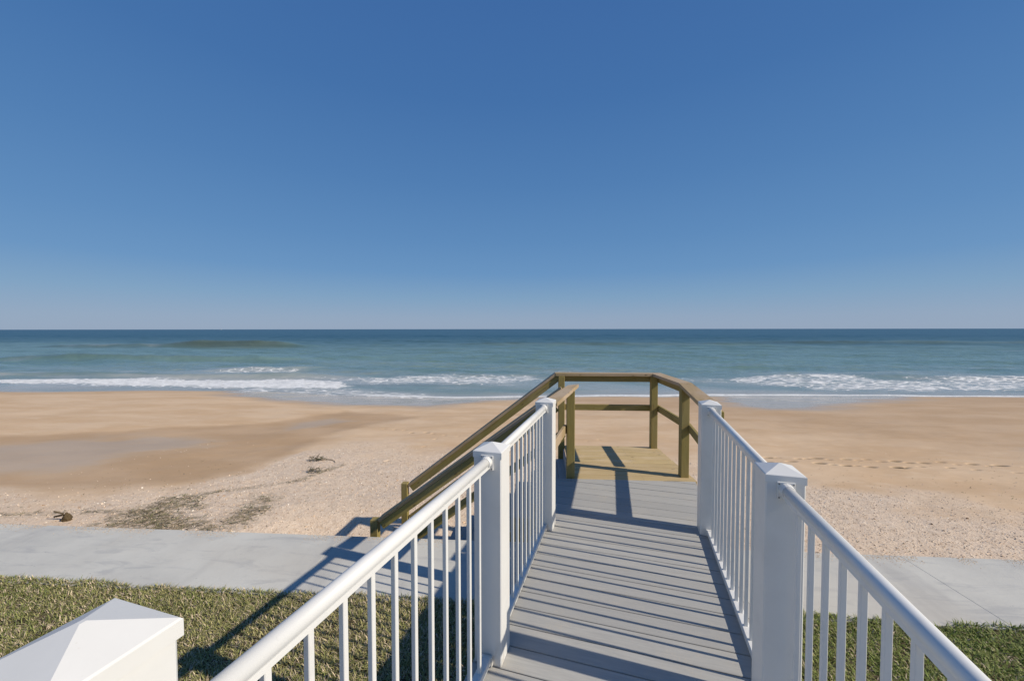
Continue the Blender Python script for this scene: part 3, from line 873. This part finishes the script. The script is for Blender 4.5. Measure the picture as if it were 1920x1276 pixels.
# ------------------------------------------------------------------ lawn (blades of coarse coastal grass)
def blades(n, region, seed, green):
    r = np.random.default_rng(seed)
    x0, x1, y0_, y1_ = region
    bx = r.uniform(x0, x1, n); by = r.uniform(y0_, y1_, n)
    edge = y1_-.045+.13*(fbm(bx*2.2, bx*0, 5, seed)-.5)
    kp = by < edge
    bx, by = bx[kp], by[kp]; n = len(bx)
    clump = fbm(bx*4.5, by*4.5, 3, seed+1); pat = fbm(bx*1.1, by*1.1, 3, seed+2)
    kp = r.random(n) < np.clip(.55+1.3*(clump-.28), .35, 1)
    bx, by, clump, pat = bx[kp], by[kp], clump[kp], pat[kp]; n = len(bx)
    L = r.uniform(.022, .058, n)*(.8+.4*clump); wdt = r.uniform(.0019, .0038, n)
    az = r.uniform(0, 2*np.pi, n); tilt = r.uniform(.6, 1.5, n)
    dx, dy = np.cos(az), np.sin(az)
    sx, sy = -dy, dx
    base = np.where(by > 3.185, GZ+.001, GZ-.018+.010*clump)
    tt = np.array([0, .55, 1.0]); V = np.zeros((n, 5, 3))
    for i, t in enumerate(tt):
        hz = L*(t*np.cos(tilt*(.4+.6*t))); ho = L*t*np.sin(tilt*(.4+.6*t))
        cx_, cy_, cz_ = bx+dx*ho, by+dy*ho, base+hz
        if i < 2:
            ww = wdt*(1-.35*t)
            V[:, 2*i] = np.stack([cx_-sx*ww, cy_-sy*ww, cz_], 1); V[:, 2*i+1] = np.stack([cx_+sx*ww, cy_+sy*ww, cz_], 1)
        else: V[:, 4] = np.stack([cx_, cy_, cz_], 1)
    o = (np.arange(n)*5)[:, None]
    T = np.concatenate([o+np.array([[0, 1, 3]]), o+np.array([[0, 3, 2]]), o+np.array([[2, 3, 4]])])
    dry = np.clip(r.normal(.55-green*.42, .24, n)+(pat-.5)*.9, 0, 1)
    g1 = np.array([.15, .19, .038])+green*np.array([.03, .045, 0]); g2 = np.array([.43, .37, .16]); st_ = np.array([.66, .52, .35])
    col = g1[None]*(1-dry)[:, None]+g2[None]*dry[:, None]
    straw = r.random(n) < (.24 if green < .5 else .08)
    col[straw] = st_*r.uniform(.6, 1.1, (straw.sum(), 1))
    col *= r.uniform(.7, 1.25, (n, 1))
    return V.reshape(-1, 3), T, np.repeat(col, 5, 0)
def tint_mesh(name, V, T, C, mat):
    me = big_mesh(name, V, T, mat)
    a = me.color_attributes.new('tint', 'FLOAT_COLOR', 'POINT')
    a.data.foreach_set('color', np.concatenate([C, np.ones((len(C), 1))], 1).astype(np.float32).ravel())
    return me
V, T, C = blades(235000, (-5.9, .9, .9, 3.27), 1, 0.0)
tag(link('lawn_grass', tint_mesh('lawn_grass', V, T, C, BLADE)), 'dry olive lawn left of the boardwalk beside the sidewalk', 'grass', kind='stuff')
V, T, C = blades(130000, (.9, 5.0, 1.1, 3.27), 2, 1.0)
tag(link('lawn_grass', tint_mesh('lawn_grass_right', V, T, C, BLADE)), 'greener lawn right of the boardwalk beside the sidewalk', 'grass', kind='stuff')

# ------------------------------------------------------------------ shell hash on the upper beach
def chips(n, seed):
    r = np.random.default_rng(seed)
    bx = r.uniform(-11, 13, n); by = 4.2+(11.5-4.2)*r.random(n)**.9
    sl = np.interp(bx, [p[0] for p in SHELL_L], [p[1] for p in SHELL_L])
    pr_ = .75*(1-sstep(-2.4, .6, by-sl+2*(fbm(bx*.9, by*1.4, 3, 21)-.5))); bas = sdf(bx, by, BASIN)
    pr_ *= np.where(bas > 0, .02, 1); pr_ = np.maximum(pr_, .012)
    pr_ *= .35+1.1*fbm(bx*.9, by*1.6, 3, 77)
    kp = r.random(n) < pr_
    bx, by = bx[kp], by[kp]; n = len(bx)
    s = r.uniform(.005, .014, n)*(1+(r.random(n) < .03)*.8)
    bz = sand_at(bx, by)
    ang = np.array([0, 1.2, 2.5, 3.8, 5.1])
    rot = r.uniform(0, 6.28, n); tl = r.uniform(-.9, .9, (n, 2))
    V = np.zeros((n, 6, 3))
    for i, a in enumerate(ang):
        rr = s*r.uniform(.7, 1.2, n)
        lx, ly = rr*np.cos(a+rot), rr*np.sin(a+rot)*r.uniform(.6, 1, n)
        V[:, i] = np.stack([bx+lx, by+ly, bz+lx*tl[:, 0]+ly*tl[:, 1]+s*.15], 1)
    V[:, 5] = np.stack([bx, by, bz+s*.75], 1)
    o = (np.arange(n)*6)[:, None]
    T = np.concatenate([o+np.array([[i, (i+1) % 5, 5]]) for i in range(5)])
    base = np.array([[.76, .60, .44], [.88, .78, .64], [.54, .40, .27], [.70, .49, .31], [.26, .20, .14]])
    c = base[r.choice(5, n, p=[.54, .10, .20, .13, .03])]*r.uniform(.8, 1.15, (n, 1))
    return V.reshape(-1, 3), T, np.repeat(c, 6, 0)
V, T, C = chips(90000, 5)
rs = np.random.default_rng(44)
def slab_grit(n):
    bx = rs.uniform(-9, 9, n); by = SY1-np.abs(rs.normal(0, .06, n))-.004
    kp = fbm(bx*1.4, bx*0, 4, 90) > .46; bx, by = bx[kp], by[kp]; n = len(bx)
    s_ = rs.uniform(.002, .007, n); V = np.zeros((n, 4, 3))
    for i, a in enumerate((0, 2.1, 4.2)):
        V[:, i] = np.stack([bx+s_*np.cos(a+bx*40), by+s_*np.sin(a+bx*40), np.full(n, GZ+.0005)], 1)
    V[:, 3] = np.stack([bx, by, GZ+s_*.8], 1)
    o = (np.arange(n)*4)[:, None]
    T = np.concatenate([o+np.array([q]) for q in ([0, 1, 3], [1, 2, 3], [2, 0, 3])])
    return V.reshape(-1, 3), T, np.repeat(np.array([[.66, .50, .34]])*rs.uniform(.6, 1.2, (n, 1)), 4, 0)
V2, T2, C2 = slab_grit(9000)
V, T, C = np.concatenate([V, V2]), np.concatenate([T, T2+len(V)]), np.concatenate([C, C2])
tag(link('shell_fragments', tint_mesh('shell_fragments', V, T, C, CHIP)), 'broken shells and pebbles strewn over the sand beyond the sidewalk', 'shells', kind='stuff')

# ------------------------------------------------------------------ wrack: dry seaweed and reed litter
def strands(pts, L0, L1, seed, zoff=.012, w=(.002, .005), flat=.3, cols=None):
    r = np.random.default_rng(seed); n = len(pts)
    bx, by = pts[:, 0], pts[:, 1]; bz = sand_at(bx, by)+r.uniform(0, zoff, n)
    L = r.uniform(L0, L1, n); az = r.normal(.25, .9, n); cv = r.normal(0, 1.6, n); ww = r.uniform(*w, n)
    K = 4; V = np.zeros((n, 2*K, 3)); x, y, z = bx.copy(), by.copy(), bz.copy()
    for i in range(K):
        a = az+cv*i/K
        px_, py_ = -np.sin(a)*ww, np.cos(a)*ww
        V[:, 2*i] = np.stack([x-px_, y-py_, z], 1); V[:, 2*i+1] = np.stack([x+px_, y+py_, z+ww*.6], 1)
        x = x+np.cos(a)*L/K; y = y+np.sin(a)*L/K; z = z+r.normal(0, flat, n)*L/K
        z = np.maximum(z, bz-.002)
    o = (np.arange(n)*2*K)[:, None]
    T = np.concatenate([o+np.array([q]) for i in range(K-1) for q in ([2*i, 2*i+1, 2*i+3], [2*i, 2*i+3, 2*i+2])])
    cols = cols if cols is not None else np.array([[.22, .175, .10], [.32, .25, .16], [.44, .35, .235], [.14, .11, .065], [.20, .19, .09]])
    c = cols[r.integers(0, len(cols), n)]*r.uniform(.7, 1.2, (n, 1))
    return V.reshape(-1, 3), T, np.repeat(c, 2*K, 0)
r = np.random.default_rng(9)
cand = np.stack([r.uniform(-12, -3.5, 60000), r.uniform(5.4, 9.5, 60000)], 1)
d1 = np.maximum(sdf(cand[:, 0], cand[:, 1], WR1), sdf(cand[:, 0], cand[:, 1], WR2)*.9)
dl = linedist(cand[:, 0], cand[:, 1], WRL)
pr_ = np.maximum(sstep(-.2, .3, d1)*1.0, (1-sstep(.0, .10, dl))*.55)*np.clip(2.6*(fbm(cand[:, 0]*3, cand[:, 1]*4, 3, 8)-.30), .04, 1)
cand = cand[r.random(len(cand)) < pr_*.6]
V, T, C = strands(cand, .05, .20, 4)
tag(link('wrack_line', tint_mesh('wrack_line', V, T, C, WRACKM)), 'dark stringy seaweed litter washed up in drifts beside the sidewalk', 'seaweed', kind='stuff')
lit = np.stack([r.uniform(-10, 12, 1500), r.uniform(4.3, 9.5, 1500)], 1)
V, T, C = strands(lit, .015, .06, 14)
tag(link('beach_litter', tint_mesh('beach_litter', V, T, C, WRACKM)), 'tiny dark twigs scattered over the shelly sand', 'twigs', kind='stuff')
def clump(cx_, cy_, sx_, sy_, n, seed, label):
    rr = np.random.default_rng(seed)
    p = np.stack([cx_+rr.normal(0, sx_, n), cy_+rr.normal(0, sy_, n)], 1)
    V, T, C = strands(p, .05, .16, seed, .09, (.004, .009), .6, np.array([[.06, .05, .025], [.11, .09, .04], [.09, .10, .04]]))
    org = np.array([cx_, cy_, float(sand_at(cx_, cy_)[0])])
    me = tint_mesh('seaweed_clump', V-org, T, C, WRACKM)
    return tag(link('seaweed_clump', me, Matrix.Translation(Vector(org))), label, 'seaweed')
c1 = clump(-5.75, 9.55, .12, .05, 75, 21, 'dark seaweed clump with a thin trailing stalk, lying farther from the sidewalk')
clump(-5.28, 8.62, .08, .045, 45, 22, 'small dark seaweed clump just below the clump with the stalk, near the wrack line')
# its trailing stalk
V = []; Fq = []
pts = [(-5.68, 9.56), (-5.50, 9.60), (-5.32, 9.55), (-5.18, 9.44), (-5.12, 9.36)]
for i, (a, b) in enumerate(pts):
    z = float(sand_at(a, b)[0])+.012
    V += [(a, b-.008, z), (a, b, z+.012), (a, b+.008, z)]
for i in range(len(pts)-1):
    o = 3*i; Fq += [(o, o+3, o+4, o+1), (o+1, o+4, o+5, o+2)]
stk = mesh('stalk', V, Fq, plain('stalk_brown', (.10, .075, .035))); mw = WM[c1.name]; stk.transform(mw.inverted()); link('stalk', stk, mw, c1)
# lump of driftwood root by the sidewalk at left
def lump(cx_, cy_, r0, label):
    import bmesh
    b = bmesh.new(); bmesh.ops.create_icosphere(b, subdivisions=4, radius=1.0)
    for v in b.verts:
        n = v.co.normalized()
        f = .75+.5*float(fbm(np.array([n.x*2.3+5]), np.array([n.y*2.3+n.z*1.9+3]), 4, 3)[0])
        g = .6+.8*float(fbm(np.array([n.x*5+5]), np.array([n.y*5+n.z*4+3]), 3, 9)[0]); tp = 1-.45*max(n.z, 0)
        v.co = Vector((n.x*r0*1.0*f*g*tp, n.y*r0*.8*f*g*tp, n.z*r0*1.35*f*g+r0*.75))
    me = bpy.data.meshes.new('driftwood'); b.to_mesh(me); b.free()
    me.polygons.foreach_set('use_smooth', [True]*len(me.polygons))
    me.materials.append(plain('driftwood_brown', (.12, .085, .045), .9, .15))
    root = empty('driftwood', (cx_, cy_, float(sand_at(cx_, cy_)[0])-.02), label, 'driftwood')
    link('stump', me, WM[root.name].copy(), root)
    z = float(sand_at(cx_, cy_)[0])
    p0 = Vector((cx_-.06, cy_, z+.09)); p1 = Vector((cx_-.26, cy_+.02, z+.04)); p2 = Vector((cx_-.20, cy_-.03, z+.16))
    bar('branch', p0, p1, .03, .028, me.materials[0], root, .006)
    bar('branch', p0+Vector((0, 0, .02)), p2, .018, .018, me.materials[0], root, .005)
lump(-7.97, 5.93, .070, 'stubby brown piece of driftwood on the sand at the edge of the sidewalk, far left')

# far boat on the horizon, left
def boat():
    root = empty('boat', (-3980, 4600, SEA), 'tiny pale boat on the horizon at the far left', 'boat')
    bmat = plain('boat_white', (.75, .77, .78), .5)
    V = []
    L, Wd, Hh = 26, 6, 4
    for x, wf in ((-L/2, .8), (L*.2, 1), (L/2, .05)):
        V += [(x, -Wd/2*wf*.7, -.5), (x, Wd/2*wf*.7, -.5), (x, Wd/2*wf, Hh+(.8 if x > 10 else 0)), (x, -Wd/2*wf, Hh+(.8 if x > 10 else 0))]
    Fq = [(0, 1, 2, 3)[::-1], (8, 9, 10, 11)]
    for i in range(2):
        o = 4*i
        for j in range(4): Fq.append((o+j, o+(j+1) % 4, o+4+(j+1) % 4, o+4+j))
    link('hull', mesh('hull', V, Fq, bmat), WM[root.name].copy(), root)
    link('cabin', box_mesh(11, 4.4, 5, .3, bmat, 'cabin'), WM[root.name] @ Matrix.Translation((-3, 0, Hh+2.5)), root)
    link('mast', box_mesh(.5, .5, 8, .1, bmat, 'mast'), WM[root.name] @ Matrix.Translation((-2, 0, Hh+9)), root)
boat()
